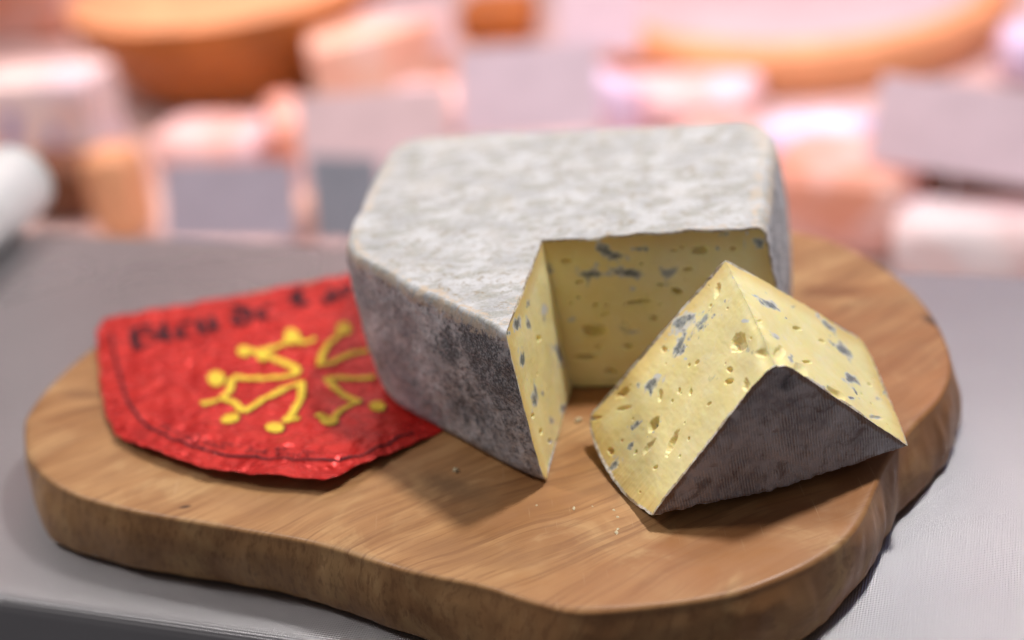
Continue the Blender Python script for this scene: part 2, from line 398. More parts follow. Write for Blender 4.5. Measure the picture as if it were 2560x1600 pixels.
# ------------------------------------------------------------------ blue cheese: a solid swept about the corner of the cut
def spots_from_px(lst, corners):
    """ellipses (px, py, half length, half width, angle, depth) laid on the plane through three corners"""
    A, B, C = [np.array(q) for q in corners]
    n = np.cross(B - A, C - A); n /= np.linalg.norm(n)
    def hit(px, py):
        d = FWD + RGT * ((px - 1280) / FPX) + UPV * ((800 - py) / FPX)
        return CAM + d * (((A - CAM) @ n) / (d @ n))
    out = []
    for (px, py, a, b, ang, *dep) in lst:
        c = hit(px, py); g = radians(ang)
        v1 = hit(px + a * cos(g), py + a * sin(g)) - c; v2 = hit(px - b * sin(g), py + b * cos(g)) - c
        out.append((c, v1, v2, dep[0] if dep else 0.0))
    return out
def metric(P, s, wob=.35):
    c, v1, v2, d = s
    M = np.stack([v1, v2], 1); G = np.linalg.pinv(M)
    sz = max(np.linalg.norm(v1), 1e-4)
    out = np.full(len(P), 9.0)
    i = np.nonzero(((P - c) ** 2).sum(1) < (2.6 * max(sz, np.linalg.norm(v2))) ** 2)[0]
    if len(i): out[i] = np.linalg.norm((P[i] - c) @ G.T, axis=-1) * (1 + wob * fbm(P[i], 0.9 / sz, 3, off=c[0] * 97))
    return out
def cut_face(name, parent, Pgrid, nout, holes, mould, white, edge_d, label=None, bow=0.0):
    """Pgrid (n,m,3): the cut; nout points out of the cheese"""
    n, m, _ = Pgrid.shape; P = Pgrid.reshape(-1, 3)
    bd = np.minimum(np.minimum(edge_d[0], edge_d[1]), edge_d[2]).ravel()
    disp = 0.00040 * fbm(P, 50, 2) + 0.00010 * fbm(P * np.array([1, 1, 2.0]), 200, 2, off=3)
    dep = np.zeros(len(P))
    for s in holes:
        q = metric(P, s, .28); dep = np.maximum(dep, .62 * s[3] * sstep(1.12, .40, q))
    rng = np.random.default_rng(len(holes))
    ext = Pgrid.reshape(-1, 3)[rng.integers(0, len(P), 16)]
    for c in ext:                                    # pin-holes
        a = rng.uniform(.0004, .0010); dd = np.linalg.norm(P - c, axis=1) / a
        dep = np.maximum(dep, a * 1.1 * sstep(1.1, .3, dd))
    u_ = np.repeat(np.linspace(0, 1, n), m)
    disp = (disp + bow * fbm(P, 17, 2, off=5) - dep) * sstep(0, .0012, bd) * (1 - np.exp(-(u_ / .04) ** 2))
    mb = np.zeros(len(P)); mw = np.zeros(len(P))
    for s in mould:
        q = metric(P, s, .85) * .9; mb = np.maximum(mb, s[3] * sstep(1.25, .15, q)); mw = np.maximum(mw, .55 * sstep(1.7, .8, q) * min(1, s[3]))
    for s in white:
        q = metric(P, s, .5); mw = np.maximum(mw, s[3] * sstep(1.2, .2, q))
    V = P + nout * disp[:, None]
    F = grid_faces(n, m)
    a, b, c = V[F[len(F) // 2][:3]]
    if np.cross(b - a, c - a) @ nout < 0: F = F[:, ::-1]
    eg = sstep(.013, .0005, np.minimum(edge_d[0], edge_d[1] * .9 + .0).ravel())
    o = mesh_obj(name, V, F, M_PASTE, parent, attrs={'mould': mb, 'white': mw, 'edge': eg, 'rim': sstep(.0022, .0003, bd)})
    if label: o['label'] = label
    return o
def vsamples(n):
    return 0.5 - 0.5 * np.cos(np.linspace(0, pi, n))
z2 = lambda x, y: (1200 + .5291 * x, 500 + .5291 * y)
z3 = lambda x, y: (1400 + .496 * x, 600 + .496 * y)
def cv(lst, fz, k): return [(*fz(e[0], e[1]), e[2] * k, e[3] * k, *e[4:]) for e in lst]

CH = 0.085
def block():
    zb, zt = BT + 0.0012, BT + CH
    root = empty('cheese_block', (0.02, 0.65, zb))
    tag(root, 'large block of blue cheese with grey-white mould rind and a quarter cut out', 'cheese')
    C1 = np.array([.0196, .6397]); C0 = np.array([.0262, .6352])
    top = np.array([(-.0035, .5480), (-.0170, .5650), (-.0490, .6100), (-.0795, .6520), (-.0790, .6880), (-.0650, .7700), (-.0560, .8050), (-.0300, .8060), (.0600, .7870),
                    (.1330, .7730), (.1560, .7640), (.1580, .7350), (.1430, .6800), (.1270, .6250)])
    bot = np.array([(.0060, .5500), (-.0090, .5650), (-.0400, .6030), (-.0730, .6460), (-.0745, .6830), (-.0620, .7600), (-.0470, .7880), (-.0200, .7930), (.0620, .7780),
                    (.1330, .7640), (.1570, .7540), (.1620, .7250), (.1490, .6700), (.1340, .6150)])
    Tt = resample(chaikin(top, 2), 520); Bt = resample(chaikin(bot, 2), 520)
    rho_t, e_t, rho_b, e_b = .042, .075, .05, .09
    ctr = lambda v: C0 + (C1 - C0) * v
    def outer(idx, v, nw=1.0):
        """outline points idx at height fraction v (scalar)"""
        O = Bt[idx] + (Tt[idx] - Bt[idx]) * v
        Cc = ctr(v); d = O - Cc; r = np.linalg.norm(d, axis=1)[:, None]
        k = 1.0
        if v > 1 - e_t: k -= rho_t * (1 - math.sqrt(max(0, 1 - ((v - 1 + e_t) / e_t) ** 2)))
        if v < e_b: k -= rho_b * (1 - math.sqrt(max(0, 1 - ((e_b - v) / e_b) ** 2)))
        k += .028 * sin(pi * v)
        P3 = np.c_[O, np.full(len(O), v * CH)]
        nz = .0016 * fbm(P3, 26, 3) + .0005 * fbm(P3, 160, 3, off=4)
        return Cc + d * k + d / r * nz[:, None] * nw
    def ztop(q, v):
        P3 = np.c_[q, np.zeros(len(q))]
        d = .0011 * fbm(P3, 18, 2, off=2) + .0002 * fbm(P3, 130, 3, off=8)
        # two faint pressed seams across the top
        for (a, b) in SEAMS:
            t_ = np.clip(((q - a) @ (b - a)) / ((b - a) @ (b - a)), 0, 1); dd = np.linalg.norm(q - (a + t_[:, None] * (b - a)), axis=1)
            d = d + .0007 * np.exp(-(dd / .0022) ** 2)
        for e_ in (Tt[-1], Tt[0]):
            u_ = (e_ - C1) / np.linalg.norm(e_ - C1); w_ = q - C1; dd = np.abs(w_[:, 0] * u_[1] - w_[:, 1] * u_[0])
            d = d + (.0011 * fbm(P3, 85, 2, off=12) - .0004) * np.exp(-(dd / .004) ** 2)
        return d * sstep(.8, 1, v)
    SEAMS = [(at(1270, 470, zt)[:2], at(1420, 320, zt)[:2]), (at(1565, 560, zt)[:2], at(1650, 400, zt)[:2])]
    idx = np.arange(520); vs = vsamples(110)
    side = []
    for v in vs:
        q = outer(idx, v); side.append(np.c_[q, zb + (zt - zb) * v + ztop(q, v)])
    side = np.stack(side, 1)
    us = np.linspace(1, 0.004, 130)
    cap = []
    Ot = outer(idx, 1.0)
    for u in us:
        q = C1 + (Ot - C1) * u; cap.append(np.c_[q, zt + ztop(q, 1.0)])
    cap = np.stack(cap, 1)
    capb = []; Ob = outer(idx, 0.0)
    for u in np.linspace(1, .02, 20):
        q = C0 + (Ob - C0) * u; capb.append(np.c_[q, np.full(520, zb)])
    capb = np.stack(capb, 1)
    V = np.concatenate([side.reshape(-1, 3), cap.reshape(-1, 3), capb.reshape(-1, 3)])
    F = np.concatenate([grid_faces(520, 110, 0), grid_faces(520, 130, 520 * 110), grid_faces(520, 20, 520 * 240, flip=True)])
    sd = np.concatenate([np.tile(sstep(1.0, .90, vs), 520), np.zeros(520 * 130), np.ones(520 * 20)])
    uu = np.tile(us, 520); edgecap = sstep(.90, 1.0, uu)
    cr = np.concatenate([np.tile(np.exp(-((vs - .955) / .05) ** 2), 520), .8 * edgecap, np.zeros(520 * 20)])
    # crust also along the two cut edges of the top
    near = np.zeros((520, 130)); near[:5, :] = .55; near[-5:, :] = .55
    cr[520 * 110:520 * 240] = np.maximum(cr[520 * 110:520 * 240], near.ravel())
    dk = np.zeros(len(V))
    for (px, py, r, a) in [(1130, 862, .012, .95), (1205, 885, .022, .95), (1240, 950, .030, .80), (1180, 1020, .030, .62), (1080, 960, .022, .48), (960, 980, .010, .35), (1270, 1070, .024, .55), (945, 735, .003, .9), (1060, 790, .010, .35), (1000, 900, .012, .3)]:
        # on the front left side
        A, B = side[30, 55], side[120, 55]; Cc = side[30, 95]
        n = np.cross(B - A, Cc - A); d = FWD + RGT * ((px - 1280) / FPX) + UPV * ((800 - py) / FPX)
        c = CAM + d * (((A - CAM) @ n) / (d @ n))
        dk = np.maximum(dk, a * np.exp(-((V - c) ** 2).sum(1) / r ** 2))
    o = mesh_obj('rind', V, F, M_RIND, root, attrs={'side': sd, 'crust': cr, 'dark': dk})
    bm = bmesh.new(); bm.from_mesh(o.data); bmesh.ops.remove_doubles(bm, verts=bm.verts, dist=1e-6); bmesh.ops.recalc_face_normals(bm, faces=bm.faces); bm.to_mesh(o.data); bm.free()
    # make sure the rind faces outwards
    cm = sum((p.normal.z for p in o.data.polygons if p.center.z > CH * .98), 0.0)
    if cm < 0: o.data.flip_normals()
    o['label'] = 'chalky grey-white mould rind, darker on the sides'
    def face(i, holes, mould, white, label):
        vv = np.linspace(0, 1, 250) ** 1.0
        vv = np.unique(np.r_[np.linspace(0, 1, 230), 1 - np.linspace(0, .3, 20) ** 2 * e_t])
        uu = np.linspace(0, 1, 280)
        G = []
        for v in vv:
            O = outer(np.array([i]), v)[0]; Ob_ = outer(np.array([i]), v, 0.0)[0]; Cc = ctr(v)
            q = Cc + (Ob_ - Cc) * uu[:, None] + (O - Ob_) * uu[:, None] ** 14
            G.append(np.c_[q, zb + (zt - zb) * v + ztop(q, v)])
        G = np.stack(G, 1)                          # (u, v)
        L = np.linalg.norm(G[-1, 100, :2] - G[0, 100, :2])
        A, B, D = G[0, 5], G[-1, 120], G[0, -5]
        n = np.cross(B - A, D - A); n /= np.linalg.norm(n)
        mid = (Tt[0] + Tt[-1]) / 2
        if n[:2] @ (mid - C1) < 0: n = -n
        du = (1 - uu)[:, None] * L + 0 * vv[None]; dv = (1 - vv)[None] * CH + 0 * uu[:, None]; db = vv[None] * CH + .004 + 0 * uu[:, None]
        P3 = (A, B, D)
        H = [(c_, a_, b_, d_ * 1.7) for c_, a_, b_, d_ in spots_from_px(holes, P3)]; Mo = spots_from_px(mould, P3); Wh = spots_from_px(white, P3)
        return cut_face('cut_face', root, G, n, H, Mo, Wh, (du, dv, db), label, .0010)
    k = .5291
    face(519, cv([(405, 288, 30, 11, 0, .003), (1038, 243, 38, 20, 0, .004), (927, 432, 30, 13, 20, .007), (745, 483, 70, 9, -5, .006), (545, 495, 14, 8, 0, .003), (600, 495, 8, 6, 0, .002), (465, 458, 9, 8, 0, .002),
                  (430, 488, 10, 6, 0, .002), (535, 620, 62, 33, 5, .006), (500, 740, 60, 13, 0, .005), (620, 808, 27, 17, 10, .004), (1195, 235, 14, 10, -20, .002), (585, 540, 25, 8, -20, .002), (765, 302, 8, 5, 0, .002), (920, 240, 20, 5, 0, .001), (850, 400, 16, 8, 0, .002), (700, 690, 30, 12, -5, .003), (820, 560, 22, 12, 10, .003), (560, 690, 16, 9, 0, .002), (470, 385, 20, 7, 0, .002), (980, 330, 24, 10, 0, .003)], z2, k),
         cv([(610, 250, 50, 22, 35, 1.1), (640, 268, 34, 16, -10, 1.2), (540, 350, 78, 20, 3, 1.15), (710, 348, 52, 15, 3, 1.0), (890, 345, 40, 18, -10, .6), (700, 618, 36, 17, 0, .55), (755, 233, 36, 9, 0, .8), (1122, 233, 9, 10, 0, .9), (1148, 165, 20, 12, 10, .7), (322, 325, 16, 26, 20, .9), (880, 400, 40, 14, 0, .3), (1320, 205, 20, 16, 0, 1.0)], z2, k),
         cv([(890, 345, 44, 20, -12, 1.0), (720, 418, 16, 16, 0, .8), (430, 565, 34, 15, -15, .8), (1262, 165, 8, 10, 0, .9), (1250, 210, 4, 50, 2, .6)], z2, k),
         'back wall of the cut-out, yellow with blue mould')
    face(0, cv([(275, 655, 10, 14, 0, .002), (290, 1095, 8, 14, 0, .002), (330, 1140, 8, 12, 0, .002), (250, 1020, 8, 12, 0, .001), (420, 720, 8, 40, -8, .002)], z2, k),
         cv([(172, 580, 13, 26, 5, 1.2), (138, 628, 8, 14, 0, 1.0), (225, 590, 8, 20, 0, 1.0), (198, 755, 13, 34, 0, 1.2), (372, 725, 14, 42, -18, 1.2), (262, 940, 15, 42, -5, 1.1), (390, 985, 10, 16, 0, 1.1), (338, 1040, 7, 16, 0, 1.0), (228, 490, 6, 18, 0, .7), (300, 560, 8, 20, 0, .6)], z2, k),
         cv([(306, 520, 18, 36, -5, .9), (362, 705, 14, 20, 0, .7), (340, 1140, 8, 14, 0, .8)], z2, k),
         'side wall of the cut-out, yellow with blue mould')
block()

def ray(px, py, dist):
    d = FWD + RGT * ((px - 1280) / FPX) + UPV * ((800 - py) / FPX)
    return CAM + d * dist
def depth(P): return (np.array(P) - CAM) @ FWD
def wedge():
    root = empty('cheese_wedge', (0.1, 0.55, BT + .001))
    tag(root, 'cut wedge of yellow blue cheese lying on its rind in front of the block', 'cheese')
    It = ray(1812, 645, depth((.0982, .5879, .1248))); Ib = ray(1938, 893, depth((.1097, .5133, .1119)))
    A0 = at(1630, 1287, .0455); B0 = ray(2272, 1112, depth((.1731, .5342, .047)))
    A1 = ray(1464, 1046, depth((.038, .585, .0545))); B1 = ray(2162, 850, depth((.1616, .6088, .0598)))
    nphi = 300
    ph = np.linspace(0, 1, nphi); vs = vsamples(90)
    ou = (A0 + A1 + B0 + B1) / 4 - (It + Ib) / 2; nb = np.cross(B0 - A0, A1 - A0); nb /= np.linalg.norm(nb)
    if nb @ ou < 0: nb = -nb
    rt, et, rb, eb = .060, .15, .010, .03
    Iv = lambda v: Ib + (It - Ib) * v
    ztip = It
    def outer(f, v, nw=1.0):
        f = np.asarray(f)[:, None]
        O = (A0 + (B0 - A0) * f) * (1 - v) + (A1 + (B1 - A1) * f) * v
        k = 1.0
        if v > 1 - et: k -= rt * (1 - math.sqrt(max(0, 1 - ((v - 1 + et) / et) ** 2)))
        if v < eb: k -= rb * (1 - math.sqrt(max(0, 1 - ((eb - v) / eb) ** 2)))
        k += .045 * sin(pi * v)
        O = O + nb * (.0050 * sin(pi * min(1, v * .9 + .05)) + .0035 * (4 * f * (1 - f)))
        O = O + nb * nw * (.0009 * fbm(O, 40, 3) + .0007 * fbm(O, 260, 3, off=3))[:, None]
        I = Iv(v)
        return I + (O - I) * k
    nt = np.cross(A1 - It, B1 - It); nt /= np.linalg.norm(nt)
    if nt @ (It - Ib) < 0: nt = -nt
    def vend(q, v):                                  # unevenness of the two end rinds
        return q + nt * ((.0010 * fbm(q, 45, 3, off=6) + .0005 * fbm(q, 260, 2, off=1)) * (sstep(.85, 1, v) - sstep(.15, 0, v)))[:, None]
    cin = (A0 + A1 + B0 + B1) / 4 - (It + Ib) / 2; cin /= np.linalg.norm(cin)
    def blunt(q, u, v):                              # the ridge between the cuts is worn and crumbled
        p = Iv(v)[None]
        dl = .0010 + .0011 * float(fbm(p, 70, 2, off=2)[0]) + .0005 * float(fbm(p, 260, 2, off=4)[0]) + .0038 * math.exp(-((v - .08) / .14) ** 2)
        return q + cin * (max(.0004, dl) * np.exp(-(np.asarray(u) / (.032 + .045 * math.exp(-((v - .08) / .14) ** 2))) ** 2))[:, None]
    side = np.stack([vend(outer(ph, v), v) for v in vs], 1)
    us = np.linspace(1, .003, 110)
    Ot, Ob = outer(ph, 1.0), outer(ph, 0.0)
    cap = np.stack([blunt(vend(It + (Ot - It) * u, 1.0), np.full(nphi, u), 1.0) for u in us], 1); capb = np.stack([blunt(vend(Ib + (Ob - Ib) * u, 0.0), np.full(nphi, u), 0.0) for u in us], 1)
    def fix(o):
        bm = bmesh.new(); bm.from_mesh(o.data); bmesh.ops.remove_doubles(bm, verts=bm.verts, dist=1e-6); bmesh.ops.recalc_face_normals(bm, faces=bm.faces); bm.to_mesh(o.data); bm.free()
    V = np.concatenate([side.reshape(-1, 3), cap.reshape(-1, 3)])
    F = np.concatenate([grid_faces(nphi, 90), grid_faces(nphi, 110, nphi * 90)])
    o = mesh_obj('rind', V, F, M_RIND, root, attrs={'side': np.r_[np.tile(sstep(.95, .8, vs), nphi), np.zeros(nphi * 110)], 'crust': np.r_[np.tile(np.exp(-((vs - .9) / .1) ** 2), nphi), np.full(nphi * 110, .1)], 'dark': np.zeros(len(V))})
    fix(o)
    # the ridged bottom rind
    V = capb.reshape(-1, 3); ex_ = (B0 - A0) / np.linalg.norm(B0 - A0); ey_ = Ib - A0; ey_ = ey_ - ex_ * (ey_ @ ex_); ey_ /= np.linalg.norm(ey_)
    uv = np.c_[(V - A0) @ ex_ + .10 * ((V - A0) @ ey_), (V - A0) @ ey_, np.zeros(len(V))]
    dk = np.zeros(len(V)); wh = np.zeros(len(V))
    for arr, lst in ((dk, [(1962, 955, .008, .62), (1880, 930, .003, .5), (1830, 1190, .008, .34), (1760, 1215, .007, .36), (1900, 1050, .009, .32), (2050, 1060, .010, .34), (2120, 1130, .008, .3)]), (wh, [(1838, 1036, .0035, 1.0), (1850, 1010, .0016, .7), (1955, 985, .003, .5)])):
        for s, a in zip(spots_from_px([(x, y, 10, 10, 0) for x, y, r, a in lst], (A0, B0, Ib)), lst):
            arr[:] = np.maximum(arr, a[3] * np.exp(-((V - s[0]) ** 2).sum(1) / a[2] ** 2))
    uu = np.tile(us, nphi); pp = np.repeat(ph, 110)
    Lw = np.linalg.norm(A0 - Ib)
    cr = np.maximum(sstep(.006, 0, np.minimum(pp, 1 - pp) * uu * .12), .6 * sstep(.95, 1, uu)); cr = np.maximum(cr, sstep(.10, .0, uu))
    o = mesh_obj('bottom_rind', V, grid_faces(nphi, 110), M_RIDGE, root, attrs={'ruv': uv, 'dark': dk, 'white': wh, 'crust': cr}); fix(o)
    nrm = np.array(o.data.polygons[nphi * 40].normal)
    if nrm @ (Ib - It) < 0: o.data.flip_normals()
    o['label'] = 'brown-grey bottom rind with fine ridges'
    def face(f, holes, mould, white, fz, k, label):
        vv = np.unique(np.r_[np.linspace(0, 1, 240), 1 - np.linspace(0, .3, 16) ** 2 * et]); uu = np.linspace(0, 1, 300)
        G = []
        for v in vv:
            O = outer([f], v)[0]; Ob_ = outer([f], v, 0.0)[0]; I = Iv(v)
            G.append(blunt(vend(I + (Ob_ - I) * uu[:, None] + (O - Ob_) * uu[:, None] ** 14, v), uu, v))
        G = np.stack(G, 1)
        # soften and tear the ridge between the two cuts
        A, B, D = Ib, (A0 if f == 0 else B0), It
        n = np.cross(B - A, D - A); n /= np.linalg.norm(n)
        if n @ ((B0 if f == 0 else A0) - A) > 0: n = -n
        L = np.linalg.norm(B - A); Hh = np.linalg.norm(It - Ib)
        du = (1 - uu)[:, None] * L + 0 * vv[None]; dv = (1 - vv)[None] * Hh + 0 * uu[:, None]; db = vv[None] * Hh + 0 * uu[:, None]
        kk = lambda l: spots_from_px(cv(l, fz, k), (A, B, D))
        return cut_face('cut_face', root, G, n, kk(holes), kk(mould), kk(white), (du, dv, np.minimum(db, 1)), label, .0016)
    face(0, [(1215, 675, 40, 36, -50, .006), (1330, 712, 46, 17, -20, .003), (1120, 425, 12, 36, 12, .003), (880, 712, 12, 16, 0, .003), (695, 920, 34, 15, -40, .003), (850, 925, 11, 32, 15, .0025), (932, 898, 6, 15, 15, .002),
             (985, 905, 9, 17, 15, .002), (1172, 855, 20, 13, -15, .004), (1175, 800, 13, 14, 0, .003), (1247, 870, 14, 30, 8, .003), (812, 1055, 18, 42, 28, .006), (900, 1145, 17, 64, 24, .004), (790, 1160, 13, 44, 40, .002), (625, 1190, 12, 17, 0, .003),
             (695, 990, 36, 9, -20, .002), (575, 1050, 30, 8, -20, .002), (1020, 765, 8, 16, 45, .0015), (825, 1262, 14, 8, -35, .0018), (728, 1188, 6, 15, 30, .002), (750, 1378, 6, 5, 0, .0012), (710, 830, 8, 9, 0, .002), (980, 1125, 6, 11, 20, .0015), (1080, 962, 16, 7, -30, .0015), (1165, 510, 8, 6, 0, .001), (1080, 405, 5, 5, 0, .001)],
         [(960, 590, 26, 52, 35, 1.05), (1050, 575, 14, 62, 35, .75), (948, 695, 15, 44, 25, 1.1), (822, 868, 44, 15, -38, 1.15), (638, 1245, 14, 28, 35, 1.1), (738, 1062, 8, 24, 40, 1.05), (708, 1160, 8, 18, 30, 1.1), (1090, 840, 22, 14, -30, .35), (1262, 705, 16, 20, 30, .5), (812, 1062, 12, 26, 28, .6), (714, 832, 6, 8, 0, .9), (1050, 600, 10, 24, 35, .9)],
         [(955, 600, 30, 54, 35, .8), (1060, 560, 20, 66, 35, .7), (845, 838, 28, 16, -30, .9), (970, 750, 9, 9, 0, .9), (1192, 362, 12, 10, 0, .9), (1245, 570, 26, 13, -10, .8), (958, 620, 14, 14, 0, 1.0), (575, 1048, 20, 6, -20, .6), (1000, 470, 14, 8, 0, .3)],
         z2, .5291, 'cut face turned left, yellow with holes and blue mould')
    face(1, [(1390, 775, 58, 15, 32, .003), (1215, 660, 50, 22, 55, .0025), (1245, 615, 24, 8, 8, .002), (1185, 455, 26, 9, 15, .002), (1000, 405, 26, 8, 5, .002), (1600, 890, 38, 11, 8, .0015), (1115, 560, 30, 20, 60, .002), (1310, 520, 18, 7, 30, .0015), (1560, 730, 14, 7, 30, .0012)],
         [(1050, 335, 42, 13, 35, 1.1), (1330, 463, 44, 10, 38, 1.0), (1412, 567, 42, 12, 40, 1.1), (1465, 702, 34, 17, 18, 1.15), (1095, 490, 36, 12, 30, .55), (1470, 797, 20, 7, 0, 1.0), (1325, 745, 12, 12, 0, .8), (1638, 766, 7, 5, 0, 1.0), (1165, 600, 10, 24, 0, .6), (1160, 352, 12, 8, 30, .5), (1600, 800, 14, 6, 30, .4)],
         [(1040, 330, 60, 22, 35, .85), (1090, 480, 40, 15, 30, .7), (870, 182, 11, 9, 0, .9), (930, 405, 26, 12, -15, .8), (1450, 690, 36, 18, 18, .5), (1600, 885, 36, 10, 8, .6)],
         z3, .496, 'cut face turned right, yellow with blue mould')
wedge()

# ------------------------------------------------------------------ red foil label with the printed cross
z4 = lambda x, y: (200 + .397 * x, 640 + .397 * y)
LABEL = [(108, 500), (150, 430), (420, 372), (800, 300), (1200, 215), (1690, 110), (2050, 60), (2200, 480), (2300, 800), (2290, 1040), (2180, 1100), (1900, 1240), (1660, 1380), (1545, 1436), (1440, 1420), (1150, 1400), (780, 1343), (400, 1205), (218, 1115), (160, 985), (130, 830)]
def label():
    root = empty('cheese_label', (-.16, .66, BT + .0004))
    tag(root, 'crumpled red foil label with yellow cross, tucked under the cheese block', 'label')
    poly = np.array([at(*z4(x, y), BT + (.0055 if y > 1000 else .0025))[:2] for x, y in LABEL])
    poly = resample(poly, 360, True)
    poly = poly + .0007 * np.c_[fbm(np.c_[poly, 0 * poly[:, 0]], 160, 3), fbm(np.c_[poly, 0 * poly[:, 0]], 160, 3, off=7)]
    lift_pts = [(at(*z4(1545, 1436), BT)[:2], .0048, .035), (at(*z4(780, 1343), BT)[:2], .0030, .04), (at(*z4(400, 1205), BT)[:2], .0030, .04), (at(*z4(108, 500), BT)[:2], .0035, .05), (at(*z4(1150, 1380), BT)[:2], .0025, .03), (at(*z4(800, 300), BT)[:2], .002, .05)]
    chz = np.array([(-.074, .645), (.006, .550)])
    def hf(q):
        q = np.asarray(q, float); P3 = np.c_[q, np.zeros(len(q))]
        z = .0009 + .0011 * fbm(P3, 26, 3, off=3) + .0011 * (1 - np.abs(fbm(P3, 48, 2, off=9)) * 2.2)
        fine = sstep(.64, .58, q[:, 1])
        z = z + .0006 * fbm(P3, 110, 2, off=5) * (.25 + .75 * fine)
        for c, h, r in lift_pts: z = z + h * np.exp(-((q - c) ** 2).sum(1) / r ** 2)
        # pressed flat where the cheese stands on it
        d = chz[1] - chz[0]; n = np.array([d[1], -d[0]]) / np.linalg.norm(d); n = n if n @ np.array([-1, -1]) > 0 else -n
        s = (q - chz[0]) @ n
        flat = sstep(.001, .016, np.maximum(s, (-.080 - q[:, 0])))
        return BT + .0006 + np.maximum(.0001, z * flat)
    cen = np.array([at(*z4(1100, 800), BT)[:2]])[0]
    rows = []
    for s in np.linspace(.006, 1, 190):
        q = cen + (poly - cen) * s; rows.append(np.c_[q, hf(q)])
    m = len(rows)
    V = np.stack(rows, 1); Vt = V.reshape(-1, 3); Vb = Vt - np.array([0, 0, .0003])
    F = np.concatenate([grid_faces(360, m, 0, True), grid_faces(360, m, len(Vt), True, True)])
    i = np.arange(360) * m + m - 1; j = np.roll(i, -1)
    F = np.concatenate([F, np.stack([i, j, j + len(Vt), i + len(Vt)], 1)])
    o = mesh_obj('foil_sheet', np.concatenate([Vt, Vb]), F, M_FOIL, root)
    bm = bmesh.new(); bm.from_mesh(o.data); bmesh.ops.recalc_face_normals(bm, faces=bm.faces); bm.to_mesh(o.data); bm.free()
    # printed ribbons follow the sheet
    def g(x, y): return at(*z4(x, y), BT + .0025)[:2]
    class Ink:
        def __init__(s): s.V = []; s.F = []; s.n = 0; s.k = 0
        def add(s, rowsq, wrap=False):
            s.k += 1; n, m_, _ = rowsq.shape; q = rowsq.reshape(-1, 2)
            z = hf(q) + s.base + .000012 * (s.k % 12)
            s.V.append(np.c_[q, z]); s.F.append(grid_faces(n, m_, s.n)); s.n += n * m_
        def stroke(s, pts, w0, w1=None):
            P = np.array([g(*p) for p in pts])
            if len(P) > 2: P = catmull(P, 10)
            Ln = np.linalg.norm(np.diff(P, axis=0), axis=1).sum(); P = resample(P, max(3, int(Ln / .0007)))
            T = np.gradient(P, axis=0); T /= np.linalg.norm(T, axis=1)[:, None]; N = np.c_[-T[:, 1], T[:, 0]]
            w = np.linspace(w0, w1 or w0, len(P))[:, None, None]
            s.add(P[:, None] + N[:, None] * w * np.linspace(-.5, .5, 5)[None, :, None])
        def ball(s, x, y, rx, ry, grow=0.0):
            c = g(x, y); ax = g(x + rx, y) - c; ay = g(x, y - ry) - c
            ax = ax * (1 + grow / np.linalg.norm(ax)); ay = ay * (1 + grow / np.linalg.norm(ay))
            a = np.linspace(0, 2 * pi, 25); r = np.linspace(.02, 1, 5)
            s.add(c + (ax * np.cos(a)[:, None])[:, None] * r[None, :, None] + (ay * np.sin(a)[:, None])[:, None] * r[None, :, None])
        def nib(s, pts, L, ux):                       # broad-pen stroke: the nib stays at one slant
            P = catmull(np.array(pts, float), 8) if len(pts) > 2 else resample(np.array(pts, float), 8)
            P = resample(P, max(4, int(np.linalg.norm(np.diff(P, axis=0), axis=1).sum() / .0006)))
            s.add(P[:, None] + ux[None, None] * np.linspace(-.5, .5, 7)[None, :, None] * L)
        def build(s, name, mat, label=None):
            F = np.concatenate(s.F); V = np.concatenate(s.V)
            a, b, c = V[F[:, 0]], V[F[:, 1]], V[F[:, 2]]
            dn = np.cross(b - a, c - a)[:, 2] < 0; F[dn] = F[dn][:, ::-1]
            o = mesh_obj(name, V, F, mat, root)
            if label: o['label'] = label
    STROKES = [[(1035, 603), (1110, 606), (1200, 630)], [(1200, 632), (1290, 660), (1350, 700), (1368, 738)], [(1368, 738), (1290, 756), (1100, 765), (960, 770)],
               [(1100, 602), (1250, 560), (1320, 505)], [(1370, 520), (1420, 535), (1485, 520)],
               [(950, 775), (945, 840), (890, 895)], [(765, 942), (870, 912)], [(885, 900), (970, 930), (1028, 1000)], [(1030, 1000), (1150, 915), (1330, 815), (1390, 790)],
               [(1390, 785), (1395, 850), (1370, 940), (1290, 1050)], [(1285, 1052), (1385, 1030)],
               [(1640, 480), (1560, 560), (1520, 640), (1512, 690)], [(1512, 690), (1600, 670), (1720, 610), (1810, 580)],
               [(1850, 748), (1680, 766), (1545, 770)], [(1545, 770), (1620, 840), (1700, 885), (1765, 912)], [(1765, 912), (1650, 960), (1600, 1010)], [(1490, 1010), (1545, 1020)]]
    WID = [.0085, .0075, .0075, .0065, .0065, .0062, .0070, .0060, .0065, .0066, .0070, .0065, .0065, .0065, .0060, .0060, .0070]
    BALLS = [(1035, 603, 44, 36), (1150, 622, 44, 32), (1335, 500, 48, 42), (858, 770, 56, 44), (950, 1043, 60, 40), (1230, 1103, 58, 38), (1660, 455, 46, 44), (1870, 935, 50, 36), (1570, 1042, 58, 38)]
    ol = Ink(); ol.base = .0003; em = Ink(); em.base = .0005
    for s, w_ in zip(STROKES, WID): ol.stroke([(x + 8, y + 3) for x, y in s], w_ * .64 + .0005); em.stroke(s, w_ * .64)
    for b in BALLS: ol.ball(b[0] + 7, b[1] + 3, b[2], b[3], .0003); em.ball(*b)
    black = mat_plain('black_print', (.022, .014, .020), .6, .2, 200, .1, .15)
    em.build('emblem', mat_plain('yellow_print', (.86, .60, .05), .5, .06, 60, .2, .3), 'yellow printed cross with rounded tips')
    ol.build('emblem_outline', black)
    bl = Ink(); bl.base = .00045
